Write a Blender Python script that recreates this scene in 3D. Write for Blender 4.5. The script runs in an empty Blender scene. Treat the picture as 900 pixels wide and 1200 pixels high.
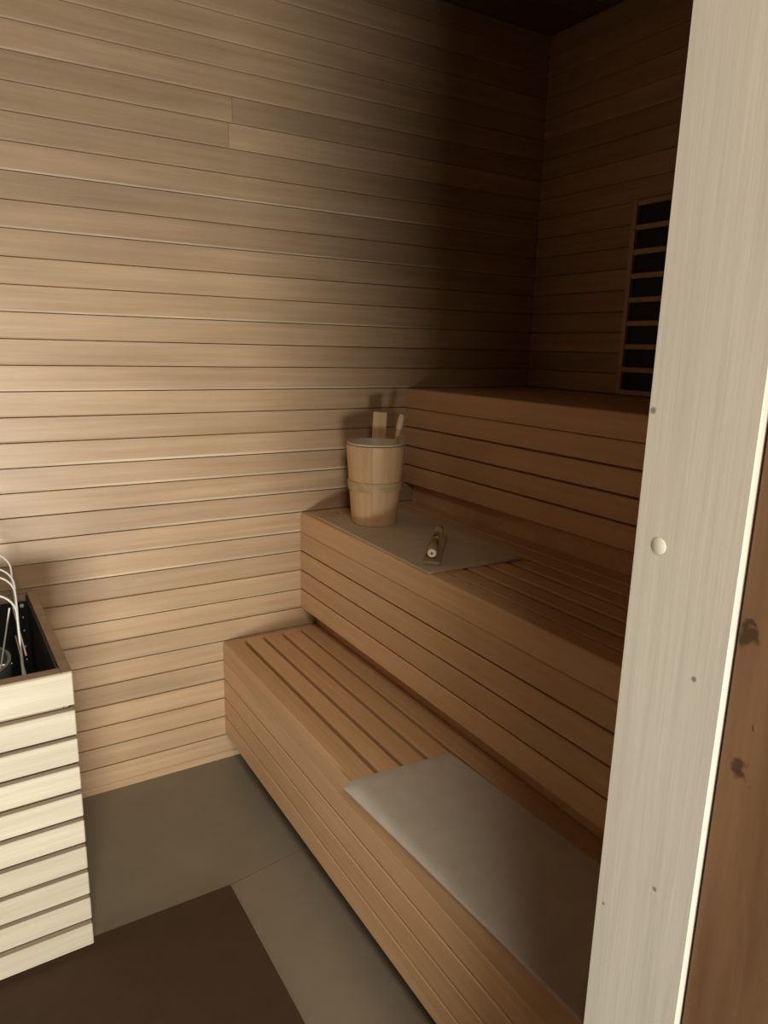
import bpy, bmesh, math, random
from mathutils import Matrix, Vector

random.seed(7)
S = 0.07                      # one board pitch in metres; lengths below are in board pitches
C = bpy.context.scene.collection
PI = math.pi

# ------------------------------------------------------------------ camera, world, lights, exposure
cam_d = bpy.data.cameras.new('camera')
cam = bpy.data.objects.new('camera', cam_d); C.objects.link(cam)
cam_d.sensor_fit = 'VERTICAL'; cam_d.sensor_height = 36.0
cam_d.lens = 833.2 / 1200 * 36
cam_d.clip_start = 0.02
yaw, pitch, roll = 0.5533, 0.2274, 0.0245
fw = Vector((math.sin(yaw) * math.cos(pitch), math.cos(yaw) * math.cos(pitch), -math.sin(pitch)))
rt = Vector((math.cos(yaw), -math.sin(yaw), 0)); up = rt.cross(fw)
r2 = math.cos(roll) * rt + math.sin(roll) * up
u2 = -math.sin(roll) * rt + math.cos(roll) * up
mw = Matrix((r2, u2, -fw)).transposed().to_4x4()
mw.translation = Vector((0, -31.251, 20.218)) * S
cam.matrix_world = mw
bpy.context.scene.camera = cam

sc = bpy.context.scene
sc.view_settings.view_transform = 'Standard'; sc.view_settings.look = 'None'
sc.view_settings.gamma = 1; sc.view_settings.use_curve_mapping = False
sc.view_settings.exposure = 0.0
w = bpy.data.worlds.new('world'); sc.world = w; w.use_nodes = True
w.node_tree.nodes['Background'].inputs[0].default_value = (1.0, 0.90, 0.76, 1)
w.node_tree.nodes['Background'].inputs[1].default_value = 0.085

def area_light(name, loc, target, sx, sy, power, color, spread=180):
    d = bpy.data.lights.new(name, 'AREA'); d.shape = 'RECTANGLE'
    d.size = sx * S; d.size_y = sy * S; d.energy = power; d.color = color
    d.spread = math.radians(spread)
    o = bpy.data.objects.new(name, d); C.objects.link(o)
    o.location = Vector(loc) * S
    o.rotation_euler = ((Vector(target) - Vector(loc)) * S).to_track_quat('-Z', 'Y').to_euler()
    return o
# the hall's light, standing low outside the door opening
area_light('hall_light', (-6.5, -60, 3.2), (-1.0, 0, 16.5), 14, 5, 28, (1.0, 1.0, 0.95), 70)
area_light('hall_ceiling_light', (-1.0, -42, 34.5), (5, -14, 6), 9, 9, 20, (1.0, 0.90, 0.74), 120)

# ------------------------------------------------------------------ materials
def newmat(name):
    m = bpy.data.materials.new(name); m.use_nodes = True
    nt = m.node_tree; b = nt.nodes['Principled BSDF']
    return m, nt, b

def wood(name, dark, light, vary=0.12, rough=0.5, blotch=0.10, streak=1.0, spec=0.4, axis='X', knots=None, figure=0.0, warp=0.0):
    m, nt, b = newmat(name); N, L = nt.nodes, nt.links
    tc = N.new('ShaderNodeTexCoord'); oi = N.new('ShaderNodeObjectInfo')
    wv = N.new('ShaderNodeMath'); wv.operation = 'MULTIPLY'; wv.inputs[1].default_value = 37.0
    L.new(oi.outputs['Random'], wv.inputs[0])
    def noise(sl, sx, detail, rg=0.55, dist=0.0):
        mp = N.new('ShaderNodeMapping')
        mp.inputs['Scale'].default_value = {'X': (sl, sx, sx), 'Y': (sx, sl, sx), 'Z': (sx, sx, sl)}[axis]
        L.new(tc.outputs['Object'], mp.inputs['Vector'])
        n = N.new('ShaderNodeTexNoise'); n.noise_dimensions = '4D'
        n.inputs['Scale'].default_value = 1.0; n.inputs['Detail'].default_value = detail
        n.inputs['Roughness'].default_value = rg; n.inputs['Distortion'].default_value = dist
        L.new(mp.outputs[0], n.inputs['Vector']); L.new(wv.outputs[0], n.inputs['W'])
        return n
    n1 = noise(1.6, 45 * streak, 4, 0.6, figure); n2 = noise(9, 420 * streak, 2); n3 = noise(2.2, 7, 2)
    mr = N.new('ShaderNodeMapRange'); mr.inputs[1].default_value = 0.32; mr.inputs[2].default_value = 0.68
    L.new(n1.outputs['Fac'], mr.inputs[0])
    mix = N.new('ShaderNodeMix'); mix.data_type = 'RGBA'
    mix.inputs['A'].default_value = (*dark, 1); mix.inputs['B'].default_value = (*light, 1)
    L.new(mr.outputs[0], mix.inputs['Factor'])
    def scaled(src, lo, hi):
        q = N.new('ShaderNodeMapRange'); q.inputs[1].default_value = 0.25; q.inputs[2].default_value = 0.75
        q.inputs[3].default_value = lo; q.inputs[4].default_value = hi; L.new(src, q.inputs[0]); return q.outputs[0]
    a = scaled(n2.outputs['Fac'], 0.93, 1.06); c = scaled(n3.outputs['Fac'], 1 - blotch, 1 + blotch)
    rr = N.new('ShaderNodeMapRange'); rr.inputs[3].default_value = 1 - vary; rr.inputs[4].default_value = 1 + vary
    L.new(oi.outputs['Random'], rr.inputs[0])
    m1 = N.new('ShaderNodeMath'); m1.operation = 'MULTIPLY'; L.new(a, m1.inputs[0]); L.new(c, m1.inputs[1])
    m2 = N.new('ShaderNodeMath'); m2.operation = 'MULTIPLY'; L.new(m1.outputs[0], m2.inputs[0]); L.new(rr.outputs[0], m2.inputs[1])
    val = m2.outputs[0]
    if knots:                                     # small dark knots at given local places (metres), radius
        for (kx, ky, kz, kr) in knots:
            vd = N.new('ShaderNodeVectorMath'); vd.operation = 'DISTANCE'; vd.inputs[1].default_value = (kx, ky, kz)
            src = tc.outputs['Object']
            if warp:                              # ragged outline
                wn = N.new('ShaderNodeTexNoise'); wn.inputs['Scale'].default_value = 70; wn.inputs['Detail'].default_value = 3
                L.new(tc.outputs['Object'], wn.inputs['Vector'])
                wm = N.new('ShaderNodeVectorMath'); wm.operation = 'MULTIPLY_ADD'
                wm.inputs[1].default_value = (0, warp * 2, warp * 2); L.new(wn.outputs['Color'], wm.inputs[0])
                wa = N.new('ShaderNodeVectorMath'); wa.operation = 'ADD'; wa.inputs[1].default_value = (0, -warp, -warp)
                L.new(tc.outputs['Object'], wm.inputs[2]); L.new(wm.outputs[0], wa.inputs[0]); src = wa.outputs[0]
            L.new(src, vd.inputs[0])
            k = N.new('ShaderNodeMapRange'); k.inputs[1].default_value = kr * 0.5; k.inputs[2].default_value = kr
            k.inputs[3].default_value = 0.38; k.inputs[4].default_value = 1.0; L.new(vd.outputs['Value'], k.inputs[0])
            mm = N.new('ShaderNodeMath'); mm.operation = 'MULTIPLY'; L.new(val, mm.inputs[0]); L.new(k.outputs[0], mm.inputs[1])
            val = mm.outputs[0]
    sc_ = N.new('ShaderNodeVectorMath'); sc_.operation = 'SCALE'
    L.new(mix.outputs['Result'], sc_.inputs[0]); L.new(val, sc_.inputs['Scale'])
    L.new(sc_.outputs[0], b.inputs['Base Color'])
    b.inputs['Roughness'].default_value = rough; b.inputs['Specular IOR Level'].default_value = spec
    bp = N.new('ShaderNodeBump'); bp.inputs['Strength'].default_value = 0.08; bp.inputs['Distance'].default_value = 0.001
    L.new(n2.outputs['Fac'], bp.inputs['Height']); L.new(bp.outputs[0], b.inputs['Normal'])
    return m

def plain(name, col, rough=0.6, metal=0.0, spec=0.5, mott=0.06, scale=30.0, bump=0.0):
    m, nt, b = newmat(name); N, L = nt.nodes, nt.links
    tc = N.new('ShaderNodeTexCoord'); n = N.new('ShaderNodeTexNoise')
    n.inputs['Scale'].default_value = scale; n.inputs['Detail'].default_value = 4
    L.new(tc.outputs['Object'], n.inputs['Vector'])
    q = N.new('ShaderNodeMapRange'); q.inputs[1].default_value = 0.3; q.inputs[2].default_value = 0.7
    q.inputs[3].default_value = 1 - mott; q.inputs[4].default_value = 1 + mott; L.new(n.outputs['Fac'], q.inputs[0])
    s = N.new('ShaderNodeVectorMath'); s.operation = 'SCALE'; s.inputs[0].default_value = col
    L.new(q.outputs[0], s.inputs['Scale']); L.new(s.outputs[0], b.inputs['Base Color'])
    b.inputs['Roughness'].default_value = rough; b.inputs['Metallic'].default_value = metal
    b.inputs['Specular IOR Level'].default_value = spec
    if bump:
        n2 = N.new('ShaderNodeTexNoise'); n2.inputs['Scale'].default_value = 900; L.new(tc.outputs['Object'], n2.inputs['Vector'])
        bp = N.new('ShaderNodeBump'); bp.inputs['Strength'].default_value = bump; bp.inputs['Distance'].default_value = 0.001
        L.new(n2.outputs['Fac'], bp.inputs['Height']); L.new(bp.outputs[0], b.inputs['Normal'])
    return m

M = {}
M['wall'] = wood('wall_wood', (0.36, 0.235, 0.13), (0.45, 0.305, 0.18), vary=0.09, rough=0.42, blotch=0.12, figure=0.4)
M['ceil'] = wood('dark_ceiling_wood', (0.13, 0.08, 0.045), (0.18, 0.115, 0.065), vary=0.1)  # darkened to cut bounce and deepen the shade of the upper corner
M['bevel'] = wood('bevel_highlight_wood', (0.47, 0.355, 0.235), (0.60, 0.47, 0.325), vary=0.12, rough=0.35, blotch=0.3)  # light caught on some plank bevels, painted as a paler tone
M['bench'] = wood('bench_wood', (0.54, 0.325, 0.165), (0.62, 0.39, 0.21), vary=0.07, rough=0.5, blotch=0.07)
M['pale'] = wood('pale_slat_wood', (0.42, 0.365, 0.265), (0.51, 0.45, 0.335), vary=0.08, rough=0.5, blotch=0.06)
M['rim'] = wood('brown_box_wood', (0.26, 0.18, 0.115), (0.34, 0.24, 0.16), vary=0.05, rough=0.6)
M['bucket'] = wood('bucket_wood', (0.52, 0.315, 0.155), (0.60, 0.385, 0.205), vary=0.05, rough=0.5, axis='Z')
M['band'] = wood('band_wood', (0.40, 0.26, 0.13), (0.52, 0.36, 0.20), vary=0.03, rough=0.5)
M['jamb'] = wood('white_stained_wood', (0.45, 0.40, 0.325), (0.51, 0.455, 0.375), vary=0.02, rough=0.55, blotch=0.05, axis='Z', figure=0.5, streak=1.2)
M['door'] = wood('red_brown_wood', (0.128, 0.064, 0.029), (0.185, 0.097, 0.048), vary=0.02, rough=0.45, blotch=0.22, axis='Z', figure=2.0, streak=0.5)
M['timerwood'] = wood('timer_wood', (0.32, 0.22, 0.12), (0.44, 0.31, 0.18), vary=0.03, rough=0.45)
M['panelwood'] = wood('panel_frame_wood', (0.42, 0.28, 0.16), (0.52, 0.36, 0.22), vary=0.04, rough=0.5)
M['backing'] = plain('backing_board', (0.10, 0.062, 0.035), 0.8)
M['floor'] = plain('floor_grey', (0.22, 0.19, 0.142), 0.5, spec=0.35, mott=0.05, scale=8)
M['floor2'] = plain('floor_grey_light', (0.235, 0.197, 0.148), 0.5, spec=0.35, mott=0.05, scale=8)
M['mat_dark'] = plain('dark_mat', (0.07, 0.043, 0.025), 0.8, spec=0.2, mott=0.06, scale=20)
M['felt'] = plain('grey_felt', (0.50, 0.45, 0.385), 0.85, spec=0.2, mott=0.05, scale=25, bump=0.25)
M['felt2'] = plain('tan_felt', (0.47, 0.365, 0.25), 0.85, spec=0.2, mott=0.05, scale=25, bump=0.2)
M['black'] = plain('black_metal', (0.012, 0.012, 0.012), 0.4, spec=0.5)
M['carbon'] = plain('carbon_plate', (0.008, 0.008, 0.010), 0.5, spec=0.3)
M['steel'] = plain('steel_rod', (0.85, 0.83, 0.78), 0.3, metal=0.45, mott=0.03)
M['basin'] = plain('dark_steel', (0.16, 0.20, 0.21), 0.35, metal=0.4)
M['liner'] = plain('liner_plastic', (0.60, 0.50, 0.36), 0.4, mott=0.03)
M['plug'] = plain('white_plug', (0.58, 0.52, 0.43), 0.5)
M['sand'] = plain('timer_sand', (0.42, 0.20, 0.10), 0.8)
M['tip'] = plain('pale_tip_wood', (0.62, 0.46, 0.32), 0.5)
M['cap'] = plain('pale_cap', (0.85, 0.76, 0.58), 0.5)
gm, gnt, gb = newmat('clear_glass')
gb.inputs['Base Color'].default_value = (0.95, 0.95, 0.93, 1); gb.inputs['Roughness'].default_value = 0.03
gb.inputs['Transmission Weight'].default_value = 1.0; gb.inputs['IOR'].default_value = 1.3
M['glass'] = gm

# ------------------------------------------------------------------ mesh helpers (all in board pitches)
def mesh_of(bm, name, mat, smooth=False):
    bm.normal_update()
    bmesh.ops.recalc_face_normals(bm, faces=bm.faces)
    bmesh.ops.scale(bm, vec=(S, S, S), verts=bm.verts)
    me = bpy.data.meshes.new(name); bm.to_mesh(me); bm.free()
    me.materials.append(mat)
    if smooth:
        for f in me.polygons: f.use_smooth = True
        me.set_sharp_from_angle(angle=math.radians(40))
    return me
def link(name, me, parent=None, loc=(0, 0, 0), rot=(0, 0, 0)):
    o = bpy.data.objects.new(name, me); C.objects.link(o)
    o.location = Vector(loc) * S; o.rotation_euler = rot
    if parent is not None: o.parent = parent
    return o
def tag(o, label, cat, group=None):
    o['label'] = label; o['category'] = cat
    if group: o['group'] = group
    return o
def thing(name, label, cat, loc=(0, 0, 0), rz=0.0, group=None):
    o = bpy.data.objects.new(name, None); C.objects.link(o); o.empty_display_size = 0.05
    o.location = Vector(loc) * S; o.rotation_euler = (0, 0, rz)
    return tag(o, label, cat, group)
def add_box(bm, x0, y0, z0, x1, y1, z1):
    v = [bm.verts.new(p) for p in ((x0, y0, z0), (x1, y0, z0), (x1, y1, z0), (x0, y1, z0),
                                   (x0, y0, z1), (x1, y0, z1), (x1, y1, z1), (x0, y1, z1))]
    for f in ((0, 3, 2, 1), (4, 5, 6, 7), (0, 1, 5, 4), (1, 2, 6, 5), (2, 3, 7, 6), (3, 0, 4, 7)):
        bm.faces.new([v[i] for i in f])
def box_bm(x0, y0, z0, x1, y1, z1, bev=0.0, seg=1):
    bm = bmesh.new(); add_box(bm, x0, y0, z0, x1, y1, z1)
    if bev: bmesh.ops.bevel(bm, geom=bm.edges[:], offset=bev, segments=seg, profile=0.5, affect='EDGES')
    return bm
def add_prism_x(bm, prof, x0, x1):        # prof: (y, z) outline, extruded along x
    a = [bm.verts.new((x0, y, z)) for y, z in prof]; b = [bm.verts.new((x1, y, z)) for y, z in prof]
    n = len(prof)
    bm.faces.new(a); bm.faces.new(b[::-1])
    for i in range(n): bm.faces.new((a[i], b[i], b[(i + 1) % n], a[(i + 1) % n]))
def prism_x(prof, x0, x1):
    bm = bmesh.new(); add_prism_x(bm, prof, x0, x1); return bm
def prism_z(poly, z0, z1, bev=0.0):
    bm = bmesh.new()
    a = [bm.verts.new((x, y, z0)) for x, y in poly]; b = [bm.verts.new((x, y, z1)) for x, y in poly]
    n = len(poly); bm.faces.new(a); bm.faces.new(b)
    for i in range(n): bm.faces.new((a[i], a[(i + 1) % n], b[(i + 1) % n], b[i]))
    if bev: bmesh.ops.bevel(bm, geom=bm.edges[:], offset=bev, segments=2, profile=0.5, affect='EDGES')
    return bm
def add_lathe(bm, prof, seg=32, a0=0.0, a1=2 * PI, axis='Z', closed=False):   # prof: (r, h)
    full = abs(a1 - a0 - 2 * PI) < 1e-6
    cnt = seg if full else seg + 1
    rings = []
    for r, h in prof:
        ring = []
        if r < 1e-6:
            v = bm.verts.new((0, 0, h)); ring = [v] * cnt
        else:
            for i in range(cnt):
                t = a0 + (a1 - a0) * i / seg
                ring.append(bm.verts.new((r * math.cos(t), r * math.sin(t), h)))
        rings.append(ring)
    pairs = list(zip(rings, rings[1:])) + ([(rings[-1], rings[0])] if closed else [])
    for A, B in pairs:
        for i in range(seg):
            j = (i + 1) % cnt
            vs = []
            for v in (A[i], A[j], B[j], B[i]):
                if v not in vs: vs.append(v)
            if len(vs) >= 3: bm.faces.new(vs)
    if not full and closed:
        bm.faces.new([r[0] for r in rings]); bm.faces.new([r[-1] for r in rings][::-1])
def add_tube(bm, pts, r, seg=8):
    pts = [Vector(p) for p in pts]; rings = []; ref = None
    for i, p in enumerate(pts):
        t = (pts[min(i + 1, len(pts) - 1)] - pts[max(i - 1, 0)]).normalized()
        if ref is None: ref = t.orthogonal().normalized()
        ref = (ref - t * ref.dot(t)).normalized(); bi = t.cross(ref)
        rr = r[i] if isinstance(r, (list, tuple)) else r
        rings.append([bm.verts.new(p + rr * (math.cos(2 * PI * k / seg) * ref + math.sin(2 * PI * k / seg) * bi)) for k in range(seg)])
    for A, B in zip(rings, rings[1:]):
        for k in range(seg): bm.faces.new((A[k], A[(k + 1) % seg], B[(k + 1) % seg], B[k]))
    bm.faces.new(rings[0][::-1]); bm.faces.new(rings[-1])
def struct(name, bm, mat, parent=None, loc=(0, 0, 0), rot=(0, 0, 0)):
    o = link(name, mesh_of(bm, name, mat), parent, loc, rot)
    if parent is None: o['kind'] = 'structure'
    return o

# ------------------------------------------------------------------ setting
H = 1.19                                   # height of the first board joint above the floor
XL, XB, YF, ZC = -9.0, 28.78, -25.8, 36.2  # left wall, right wall, front wall inside, ceiling
floor = struct('floor', box_bm(XL - 2, -70, -1.0, XB + 1.2, 1.0, -0.07), M['backing'])
def tile(poly, mat): return struct('floor_tile', prism_z(poly, -0.07, 0.0, 0.012), mat, floor)
tile([(XL, -0.02), (28.5, -0.02), (28.5, -5.5), (10.72, -8.04), (7.54, -8.48), (XL, -8.52)], M['floor'])
tile([(7.54, -8.51), (10.72, -8.07), (28.5, -5.53), (28.5, -25.7), (7.58, -25.7)], M['floor2'])
tile([(XL, -8.55), (7.52, -8.55), (7.56, -27.0), (XL, -27.0)], M['floor'])
tile([(XL - 2, -27.03), (XB + 1, -27.03), (XB + 1, -70), (XL - 2, -70)], M['floor'])
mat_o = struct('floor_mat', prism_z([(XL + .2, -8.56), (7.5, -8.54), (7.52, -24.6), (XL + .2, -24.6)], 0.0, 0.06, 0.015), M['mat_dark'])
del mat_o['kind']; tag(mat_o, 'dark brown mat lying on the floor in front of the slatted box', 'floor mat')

# wall plank: tongue-and-groove board, bevelled lower edge, thin dark joint below
PL = [(0.02, 0.022), (0.21, 0.022), (0.265, 0.032), (0.30, 0.095), (0.30, 0.985), (0.288, 0.999), (0.02, 0.999)]
def plank_profile(sign): return [(sign * y, z) for y, z in PL]
wall_back = struct('wall_back', box_bm(XL - 1, -0.02, 0, XB + 1, 0.8, ZC), M['backing'], None)
# planks: outer face at y = 0, so the slab sits behind
wall_back.location.y = 0.30 * S
me_back = mesh_of(prism_x([(-y, z) for y, z in PL], -(XB - XL) / 2, (XB - XL) / 2), 'plank', M['wall'])
xm = (XL + XB) / 2
me_low = mesh_of(prism_x([(-y, z) for y, z in ((0.02, 0.0), (0.30, 0.0), (0.30, 1.17), (0.285, 1.187), (0.02, 1.187))], -(XB - XL) / 2, (XB - XL) / 2), 'plank', M['wall'])
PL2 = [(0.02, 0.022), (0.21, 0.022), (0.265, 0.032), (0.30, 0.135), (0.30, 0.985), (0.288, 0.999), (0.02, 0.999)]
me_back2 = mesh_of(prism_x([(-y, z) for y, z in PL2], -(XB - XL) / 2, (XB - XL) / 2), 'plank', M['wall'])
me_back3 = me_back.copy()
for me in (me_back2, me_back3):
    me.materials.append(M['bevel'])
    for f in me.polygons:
        if f.normal.z < -0.3 and f.normal.y < -0.3: f.material_index = 1  # lower bevel takes the painted highlight
link('plank', me_low, wall_back, (xm, 0, 0))
# low skirting moulding seen along the floor
for i in range(35):
    z = H + i
    if z + 1 > ZC + .2: break
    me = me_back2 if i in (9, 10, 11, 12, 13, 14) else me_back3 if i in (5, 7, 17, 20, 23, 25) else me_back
    tilt = math.radians(random.uniform(-.35, .35))
    if i in (27, 28):                        # two boards butted end to end
        xj = (11.21, 11.39)[i - 27]
        for xa, xb_ in ((XL, xj - .008), (xj + .008, XB)):
            mp = mesh_of(prism_x([(-y, zz) for y, zz in PL], -(xb_ - xa) / 2, (xb_ - xa) / 2), 'plank', M['wall'])
            link('plank', mp, wall_back, ((xa + xb_) / 2, 0, z), (tilt, 0, 0))
    else:
        link('plank', me, wall_back, (xm + random.uniform(-.02, .02), 0, z), (tilt, 0, 0))
sk = struct('baseboard_back', prism_x([(0.0, 0.0), (-0.10, 0.0), (-0.10, 0.22), (-0.03, 0.30), (0.0, 0.30)], XL, 11.4), M['wall'])

wall_right = struct('wall_right', box_bm(0.28, YF - 1.2, 0, 1.2, 0.8, ZC), M['backing'], None, (XB, 0, 0))
me_right = mesh_of(prism_x([(y, z) for y, z in PL], -12.9, 12.9), 'plank', M['wall'])
for i in range(17, 35):                  # visible above the top bench
    z = H + i
    link('plank', me_right, wall_right, (0.30, -12.92, z), (math.radians(random.uniform(-.3, .3)), 0, PI / 2))
wall_left = struct('wall_left', box_bm(XL - 1, YF - 1.2, 0, XL, 0.3, ZC), M['wall'])
ceiling = struct('ceiling', box_bm(XL - 1, YF - 1.2, ZC + .25, XB + 1.2, 1.1, ZC + 1), M['backing'])
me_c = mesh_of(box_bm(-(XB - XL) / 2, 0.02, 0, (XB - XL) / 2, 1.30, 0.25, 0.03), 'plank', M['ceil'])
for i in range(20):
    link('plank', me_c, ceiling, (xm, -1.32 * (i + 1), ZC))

JX = 7.0                                    # inner face of the right door post
bm = bmesh.new()
add_box(bm, JX + .6, YF - 1.2, 0, XB + 1.2, YF, ZC)
add_box(bm, XL - 1, YF - 1.2, 0, -7.6, YF, ZC)
add_box(bm, -7.6, YF - 1.2, 29.6, JX + .6, YF, ZC)
struct('wall_front', bm, M['wall'])
YJ0, YJ1 = -27.114, -25.73
jz = 29.6
knots = [(-0.0, 0.0, 0.0, 0.0)]
def loc_on_jamb(y, z): return (0.0, (y - (YJ0 + YJ1) / 2) * S, z * S)
kn = [(*loc_on_jamb(-26.747, 16.606), 0.0030), (*loc_on_jamb(-26.594, 13.681), 0.0026), (*loc_on_jamb(-25.80, 19.58), 0.0036),
      (*loc_on_jamb(-25.86, 12.9), 0.002)]
M['jamb_k'] = wood('white_stained_knotty_wood', (0.45, 0.40, 0.325), (0.51, 0.455, 0.375), vary=0.0, rough=0.55, blotch=0.05, axis='Z', figure=1.6, streak=1.0, knots=kn)
hw = (YJ1 - YJ0) / 2
post = struct('trim_1', box_bm(0, -hw, 0, 0.6, hw, jz, 0.02), M['jamb_k'], None, (JX, (YJ0 + YJ1) / 2, 0))
bm = bmesh.new(); add_lathe(bm, [(0, -.05), (0.10, -.05), (0.10, .004), (0.09, .010), (0, .010)], 20)
pg = link('screw_plug', mesh_of(bm, 'screw_plug', M['plug'], True), post, (0, -26.085 - (YJ0 + YJ1) / 2, 18.02), (0, -PI / 2, 0))
struct('trim_2', box_bm(-8.2, YJ0, 0, -7.6, YJ1, jz, 0.02), M['jamb'])
struct('trim_3', box_bm(-8.2, YJ0, jz, JX + .6, YJ1, jz + .6, 0.02), M['jamb'])
dkn = [(0.0, (y - YJ0 + .03) * S, (z - .15) * S, q) for y, z, q in ((-27.255, 17.33, .0085), (-27.30, 17.45, .005), (-27.361, 15.82, .008), (-27.41, 15.70, .006), (-27.45, 16.34, .002))]
M['door'] = wood('red_brown_knotty_wood', (0.128, 0.064, 0.029), (0.185, 0.097, 0.048), vary=0.0, rough=0.45, blotch=0.25, axis='Z', figure=2.0, streak=0.4, knots=dkn, warp=0.012)
door = struct('door_1', box_bm(0, -9.2, 0, 0.6, 0, 29.0, 0.02), M['door'], None, (JX + .062, YJ0 - .03, 0.15))

# ------------------------------------------------------------------ benches
YE = -25.68                                  # near end of the benches, at the front wall
LB = -YE - .02
X1, X2, X3 = 10.33, 14.448, 20.485
def along_y(me, parent, x, z, name):         # mesh lies along local x, turned to run along y; its +y turns to -x
    return link(name, me, parent, (x, YE / 2, z), (0, 0, PI / 2))
APR = [(-.30, 0.04), (-.10, 0.04), (0.0, 0.10), (0.0, 0.955), (-.04, 0.995), (-.30, 0.995)]
def bench(x, ztop, x_back, slots, label, riser, nose_w):
    t = thing('sauna_bench', label, 'bench', (x, 0, 0))
    me_f = mesh_of(prism_x(APR, -LB / 2, LB / 2), 'front_board', M['bench'])
    for k in range(4):
        along_y(me_f, t, 0, ztop - 5 + k, 'front_board')
    # the nose board wraps over the front edge
    bm = box_bm(-LB / 2, -nose_w, 0.03, LB / 2, 0, 1.0)
    ed = [e for e in bm.edges if all(abs(v.co.y) < 1e-5 and v.co.z > .9 for v in e.verts)]
    bmesh.ops.bevel(bm, geom=ed, offset=0.09, segments=4, profile=0.5, affect='EDGES')
    along_y(mesh_of(bm, 'nose_board', M['bench'], True), t, 0, ztop - 1, 'nose_board')
    # slats between the slots
    edges = slots + [x_back]
    for k, s in enumerate(slots):
        a = s[0] + s[1] / 2
        b_ = (slots[k + 1][0] - slots[k + 1][1] / 2) if k + 1 < len(slots) else x_back
        bm = box_bm(-LB / 2 + .0, -(b_ - a) / 2, -0.36, LB / 2 - .28, (b_ - a) / 2, 0, 0.045, 2)
        link('slat', mesh_of(bm, 'slat', M['bench']), t, ((a + b_) / 2 - x, YE / 2 , ztop), (0, 0, PI / 2))
    bm = box_bm(nose_w + .01, -.27, -.36, x_back - x, -.03, -.005, .02)
    link('end_board', mesh_of(bm, 'end_board', M['bench']), t, (0, 0, ztop))
    bm = box_bm(riser - x, YE, 0.0, riser - x + .3, -.02, ztop - .40)
    link('riser_panel', mesh_of(bm, 'riser_panel', M['backing'] if x < 12 else M['bench']), t)  # lowest riser goes dark, painting the black shade under that bench
    for yy in (-.5, -8.7, -17, -25.2):       # cross bearers under the slats
        bm = box_bm(.3, yy - .3, -1.0, x_back - x, yy + .3, -.37)
        if True: link('bearer', mesh_of(bm, 'bearer', M['bench']), t, (0, 0, ztop))
    return t
b1 = bench(X1, H + 5, 15.30, [(11.26, .21), (12.24, .16), (13.24, .16), (14.25, .15)],
      'lowest slatted wooden bench, nearest the floor, with the pale grey mat on it', X1 + 1.5, .835)
b2 = bench(X2, H + 11, 21.05, [(15.20, .22), (16.11, .22), (17.08, .22), (18.11, .22), (19.09, .20), (20.06, .19)],
      'middle slatted wooden bench carrying the bucket and the sand timer', 15.33, .735)
b3 = bench(X3, H + 17, 28.72, [(X3 + .88 + i, .03) for i in range(8)],
      'highest wooden bench, against the wall with the black heating panel', 21.08, .865)

# ------------------------------------------------------------------ infrared panel on the right wall
z0p = 18.22
pt = thing('heating_panel', 'tall infrared panel of black strips behind a wooden grille on the right wall', 'heater', (XB, -6.72, z0p))
W_ = 5.2; zt = 27.2 - z0p
link('heating_plate', mesh_of(box_bm(-.10, -W_ + .1, .08, 0.0, -.1, zt - .1), 'heating_plate', M['carbon']), pt)
me_st = mesh_of(box_bm(-.30, -.26, 0, -.0, 0, zt, .015), 'stile', M['panelwood'])
link('stile', me_st, pt); link('stile', me_st, pt, (0, -W_ + .26, 0))
me_cb = mesh_of(box_bm(-.28, -W_ + .265, -.12, -.105, -.265, .12, .015), 'crossbar', M['panelwood'])
for k in range(9):
    link('crossbar', me_cb, pt, (0, 0, .135 + k * (zt - .27) / 8))

# ------------------------------------------------------------------ seat mats
def seat_mat(poly, th, z, mat, label, droop=False):
    n = 28
    sp_ = lambda t: 0.0 if t < 1e-6 else 1.0 if t > 1 - 1e-6 else 0.006 + 0.988 * (t - 1 / n) / (1 - 2 / n)
    # rounded quad: corners a(far front) b(far back) c(near back) d(near front)
    a, b_, c, d = [Vector((*q, 0)) for q in poly]
    bm = bmesh.new(); top = []; bot = []
    for i in range(n + 1):
        v = sp_(i / n); rowt, rowb = [], []
        for j in range(n + 1):
            u = sp_(j / n)
            p = (a * (1 - u) + b_ * u) * (1 - v) + (d * (1 - u) + c * u) * v
            dz = 0.0
            over = X1 + .08 - p.x
            if droop and over > 0: dz = -min(.7 * over, 1.2 * over * over)
            # soften the outline
            e = min(u, 1 - u, v, 1 - v)
            zt_ = th if e > 1e-6 else th * .75
            rowt.append(bm.verts.new((p.x, p.y, zt_ + dz))); rowb.append(bm.verts.new((p.x, p.y, dz + (0.0 if e > 1e-6 else th * .15))))
        top.append(rowt); bot.append(rowb)
    for i in range(n):
        for j in range(n):
            bm.faces.new((top[i][j], top[i + 1][j], top[i + 1][j + 1], top[i][j + 1]))
            bm.faces.new((bot[i][j], bot[i][j + 1], bot[i + 1][j + 1], bot[i + 1][j]))
    for k in range(n):
        bm.faces.new((top[0][k], top[0][k + 1], bot[0][k + 1], bot[0][k])); bm.faces.new((top[n][k + 1], top[n][k], bot[n][k], bot[n][k + 1]))
        bm.faces.new((top[k + 1][0], top[k][0], bot[k][0], bot[k + 1][0])); bm.faces.new((top[k][n], top[k + 1][n], bot[k + 1][n], bot[k][n]))
    o = link('seat_mat', mesh_of(bm, 'seat_mat', mat, True), None, (0, 0, z))
    return tag(o, label, 'mat')
seat_mat([(9.99, -13.0), (14.06, -13.32), (14.55, -23.4), (10.33, -23.1)], .11, H + 5.005, M['felt'],
         'pale grey seat mat on the lowest bench, its edge hanging over the front', True)
seat_mat([(14.615, -1.56), (19.20, -1.52), (18.87, -11.28), (14.39, -11.07)], .11, H + 11.005, M['felt2'],
         'tan seat mat under the bucket on the middle bench')

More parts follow.
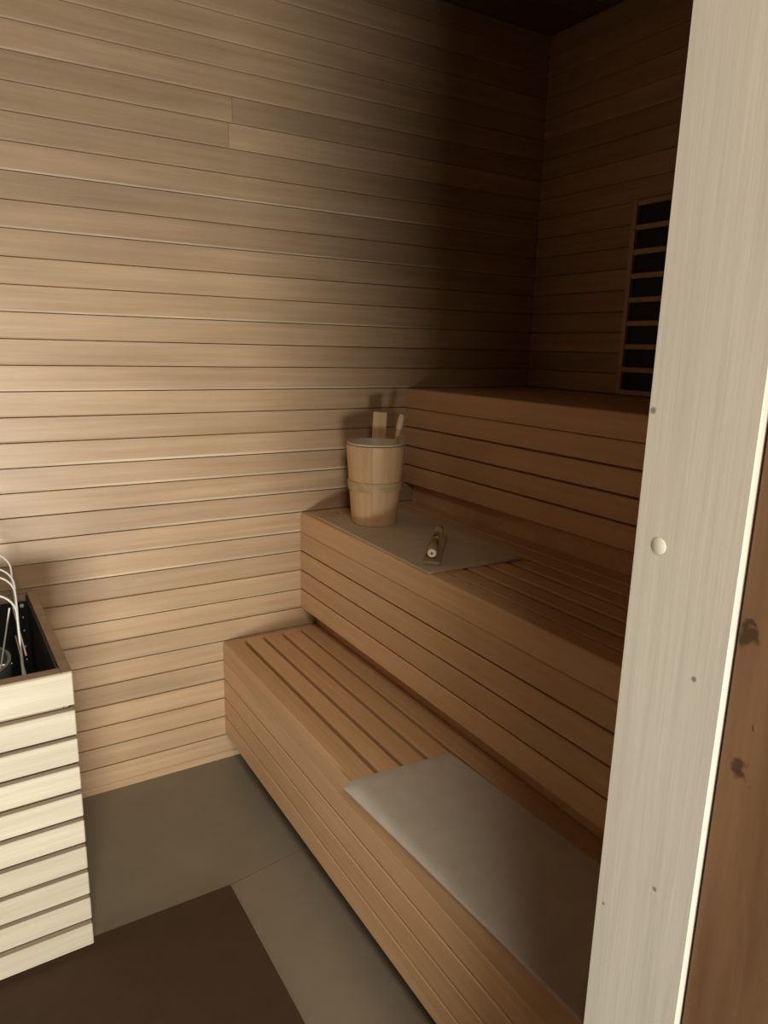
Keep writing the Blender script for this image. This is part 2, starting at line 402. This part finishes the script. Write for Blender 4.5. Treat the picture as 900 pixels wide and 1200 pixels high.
# ------------------------------------------------------------------ bucket
ZM = H + 11.125                                # top of the tan mat
BX, BY = 16.53, -3.63
HB, R0, R1 = 3.62, 1.05, 1.345
bk = thing('sauna_bucket', 'pale wooden stave bucket with a wooden band on the middle bench', 'bucket', (BX, BY, ZM))
NS = 11
handle_ang = math.atan2(.80, .60)              # direction of the long stave, away from the camera
for k in range(NS):
    a0 = handle_ang - PI / NS + 2 * PI * k / NS
    bm = bmesh.new()
    add_lathe(bm, [(R0 - .14, 0.0), (R0 - .015, 0.0), (R0, .03), (R1, HB - .03), (R1 - .02, HB), (R1 - .14, HB)], 4,
              0.003, 2 * PI / NS - 0.003, closed=True)
    link('stave', mesh_of(bm, 'stave', M['bucket']), bk, (0, 0, 0), (0, 0, a0))
bm = bmesh.new(); add_lathe(bm, [(0, .10), (R0 - .15, .10), (R0 - .15, .25), (0, .25)], 28)
link('bottom', mesh_of(bm, 'bottom', M['bucket']), bk)
rb = lambda z: R0 + (R1 - R0) * z / HB
bm = bmesh.new()
add_lathe(bm, [(rb(1.58) - .01, 1.58), (rb(1.58) + .06, 1.59), (rb(2.0) + .06, 1.99), (rb(2.0) - .01, 2.0)], 40, closed=True)
link('band', mesh_of(bm, 'band', M['band'], True), bk)
bm = bmesh.new()                              # plastic liner with a rolled rim
add_lathe(bm, [(0, .27), (R0 - .20, .27), (R1 - .18, HB - .02), (R1 - .16, HB + .08), (R1 - .09, HB + .12), (R1 - .03, HB + .09),
               (R1 - .05, HB + .03), (R1 - .15, HB + .02)], 40)
link('liner', mesh_of(bm, 'liner', M['liner'], True), bk)
# long stave standing above the rim
bm = box_bm(-.33, -.07, -.6, .33, .07, 1.32, .03)
link('handle_stave', mesh_of(bm, 'handle_stave', M['bucket']), bk,
     ((R1 + .0) * math.cos(handle_ang), (R1 + .0) * math.sin(handle_ang), HB + .02), (0, math.radians(2), handle_ang - PI / 2))
# ladle standing in the bucket
ld = thing('ladle', 'wooden ladle standing in the bucket, its handle leaning over the rim', 'ladle', (BX, BY, ZM + .3))
pa, pb = Vector((.25, -.15, .25)), Vector((1.32, -.10, 4.62))
bm = bmesh.new(); dv = pb - pa
add_tube(bm, [pa, pa + dv * .5, pa + dv * .78, pa + dv * .80, pa + dv * .84], [.10, .10, .095, .115, .12], 12)
link('handle', mesh_of(bm, 'handle', M['bucket'], True), ld)
bm = bmesh.new(); add_tube(bm, [pa + dv * .842, pa + dv * .86, pa + dv * .97, pb], [.12, .15, .145, .09], 12)
link('handle_tip', mesh_of(bm, 'handle_tip', M['tip'], True), ld)['label'] = 'paler rounded handle tip'
bm = bmesh.new(); add_lathe(bm, [(0, 0), (.30, .02), (.42, .18), (.44, .42), (.39, .42), (.36, .2), (.25, .08), (0, .07)], 20)
link('bowl', mesh_of(bm, 'bowl', M['bucket'], True), ld, (.0, -.2, .05))

# ------------------------------------------------------------------ sand timer lying on the mat
tm = thing('sand_timer', 'glass sand timer on a narrow wooden board lying on the tan mat', 'timer', (16.3, -8.88, ZM), math.radians(50))
LT = 4.2
link('board', mesh_of(box_bm(-LT / 2, -.34, 0, LT / 2, .34, .13, .02), 'board', M['timerwood']), tm)
def lying(prof, name, mat, xz, seg=20):
    bm = bmesh.new(); add_lathe(bm, prof, seg)
    return link(name, mesh_of(bm, name, mat, True), tm, xz, (0, PI / 2, 0))
zc = .13 + .27
lying([(0, 0), (.17, 0), (.19, .03), (.19, .95), (.15, 1.0), (0, 1.0)], 'end_cap', M['timerwood'], (-LT / 2 + .22, 0, zc))
lying([(0, -.03), (.155, -.03), (.165, .0), (0, .0)], 'end_disc', M['cap'], (-LT / 2 + .22, 0, zc))
lying([(0, -.012), (.045, -.012), (.045, 0), (0, 0)], 'screw', M['backing'], (-LT / 2 + .19, 0, zc), 10)
lying([(0, 0), (.12, .02), (.165, .2), (.165, .65), (.06, .88), (.045, .93), (.06, .98), (.165, 1.2), (.165, 1.75), (.12, 1.88), (0, 1.9)],
      'glass_bulb', M['glass'], (-LT / 2 + 1.22, 0, zc), 24)
lying([(0, .02), (.10, .05), (.14, .2), (.14, .6), (.05, .84), (0, .86)], 'sand', M['sand'], (-LT / 2 + 1.22, 0, zc), 16)
lying([(0, 0), (.15, 0), (.19, .04), (.19, .40), (.17, .44), (0, .44)], 'end_cap', M['timerwood'], (LT / 2 - .66, 0, zc))
for xx in (-LT / 2 + .7, LT / 2 - .45):
    link('saddle', mesh_of(box_bm(xx - .14, -.16, .13, xx + .14, .16, .26, .01), 'saddle', M['timerwood']), tm)

# ------------------------------------------------------------------ slatted box around the stove
gx, gy = 2.53, -9.15
gd = thing('stove_guard', 'open-topped box of pale horizontal slats beside the back wall', 'stove guard', (gx, gy, 0), math.radians(1.2))
GW, GD, GT = 6.3, 8.75, 10.262               # width towards -x, depth towards +y, top
slz = [(9.172, 10.262), (8.146, 8.983), (7.19, 7.998), (6.215, 7.017), (5.23, 6.03), (4.255, 5.063), (3.271, 4.079), (2.285, 3.108), (1.314, 2.119), (.301, 1.111)]
for a, b_ in slz:
    link('slat', mesh_of(box_bm(-GW, 0, a, 0, .26, b_, .03), 'slat', M['pale']), gd)
for a, b_ in slz:                            # the same slats on the right-hand side
    bm = box_bm(-GD / 2 + .14, -.065, a, GD / 2 - .14, .065, b_, .03)
    link('slat', mesh_of(bm, 'slat', M['pale']), gd, (-.066, GD / 2 + .13, 0), (0, 0, PI / 2))
def panel(x0, y0, x1, y1, z0=.07, z1=GT): 
    return link('side_panel', mesh_of(box_bm(x0, y0, z0, x1, y1, z1, .01), 'side_panel', M['rim']), gd)
panel(-.29, .28, -.135, GD)                   # right
panel(-GW, .28, -GW + .25, GD)               # left
panel(-GW + .26, .28, -.30, .42)             # front
panel(-GW + .26, GD - .25, -.30, GD)         # back
bm = box_bm(-.30, 0, GT + .005, -.0, GD, GT + .05, .01)
link('rim_board', mesh_of(bm, 'rim_board', M['rim']), gd)
bm = box_bm(-GW, GD - .3, GT + .005, -.305, GD, GT + .05, .01)
link('rim_board', mesh_of(bm, 'rim_board', M['rim']), gd)
link('inner_lining', mesh_of(box_bm(-.36, .43, .3, -.295, GD - .26, GT - .1), 'inner_lining', M['black']), gd)
bm = box_bm(-GW, 0, GT + .005, -.305, .42, GT + .05, .01)
link('rim_board', mesh_of(bm, 'rim_board', M['rim']), gd)

# stove inside
st = thing('sauna_stove', 'black stove with bent chrome guard rods inside the slatted box', 'stove', (-1.0, -4.8, 0))
def sp(bm, name, mat, loc=(0, 0, 0), rot=(0, 0, 0), smooth=False, parent=None): return link(name, mesh_of(bm, name, mat, smooth), parent or st, loc, rot)
for xx, yy in ((-1.9, -2.6), (1.9, -2.6), (-1.9, 3.0), (1.9, 3.0)):
    sp(box_bm(xx - .2, yy - .2, 0.0, xx + .2, yy + .2, 1.5), 'leg', M['black'])
sp(box_bm(-2.15, -3.0, 1.5, 2.2, 3.2, 7.1, .1, 2), 'body', M['black'])
shield = sp(box_bm(-2.3, 3.62, 1.5, 3.02, 3.75, 10.05), 'heat_shield', M['black'])
for zz, rr in ((9.9, .085), (9.42, .035), (8.86, .035), (8.18, .035), (7.62, .035), (6.92, .035)):
    bm = bmesh.new(); add_lathe(bm, [(0, 0), (rr, 0), (rr * .8, .04), (0, .05)], 10)
    o = link('screw', mesh_of(bm, 'screw', M['steel'], True), shield, (2.815, 3.62, zz), (PI / 2, 0, 0))
def hoop(y, xr, xl, zt, z0, r=.032):
    R = .75; pts = []
    pts.append((xr + .06, y, z0))
    for i in range(0, 9):
        t = i / 8 * PI / 2
        pts.append((xr - R + R * math.cos(t), y, zt - R + R * math.sin(t)))
    for i in range(0, 9):
        t = PI / 2 + i / 8 * PI / 2
        pts.append((xl + R + R * math.cos(t), y, zt - R + R * math.sin(t)))
    pts.append((xl - .06, y, z0))
    bm = bmesh.new(); add_tube(bm, pts, r, 8); return bm
for y, xr in ((-2.0, 1.52), (-4.0, 1.47), (-5.0, 1.42), (-7.0, 1.30)):
    sp(hoop(y + 4.8, xr + 1.0, -2.25, 12.4, 5.6), 'guard_rod', M['steel'], smooth=True)
for pa, pb in (((2.45, -2.2, 9.0), (2.45, 2.8, 9.0)), ((2.45, -2.2, 10.2), (2.45, 2.8, 10.2)),
               ((2.2, -.2, 11.2), (1.62, -.5, 8.6)), ((2.1, -.4, 9.25), (.9, -.4, 9.25))):
    bm = bmesh.new(); add_tube(bm, [pa, pb], .028, 8); sp(bm, 'cross_rod', M['steel'], smooth=True)
bm = bmesh.new(); add_lathe(bm, [(0, 0), (1.5, 0), (1.9, .5), (1.95, 2.4), (1.85, 2.4), (1.8, .55), (1.4, .12), (0, .12)], 28)
sp(bm, 'basin', M['basin'], (.15, -.3, 7.1), smooth=True)
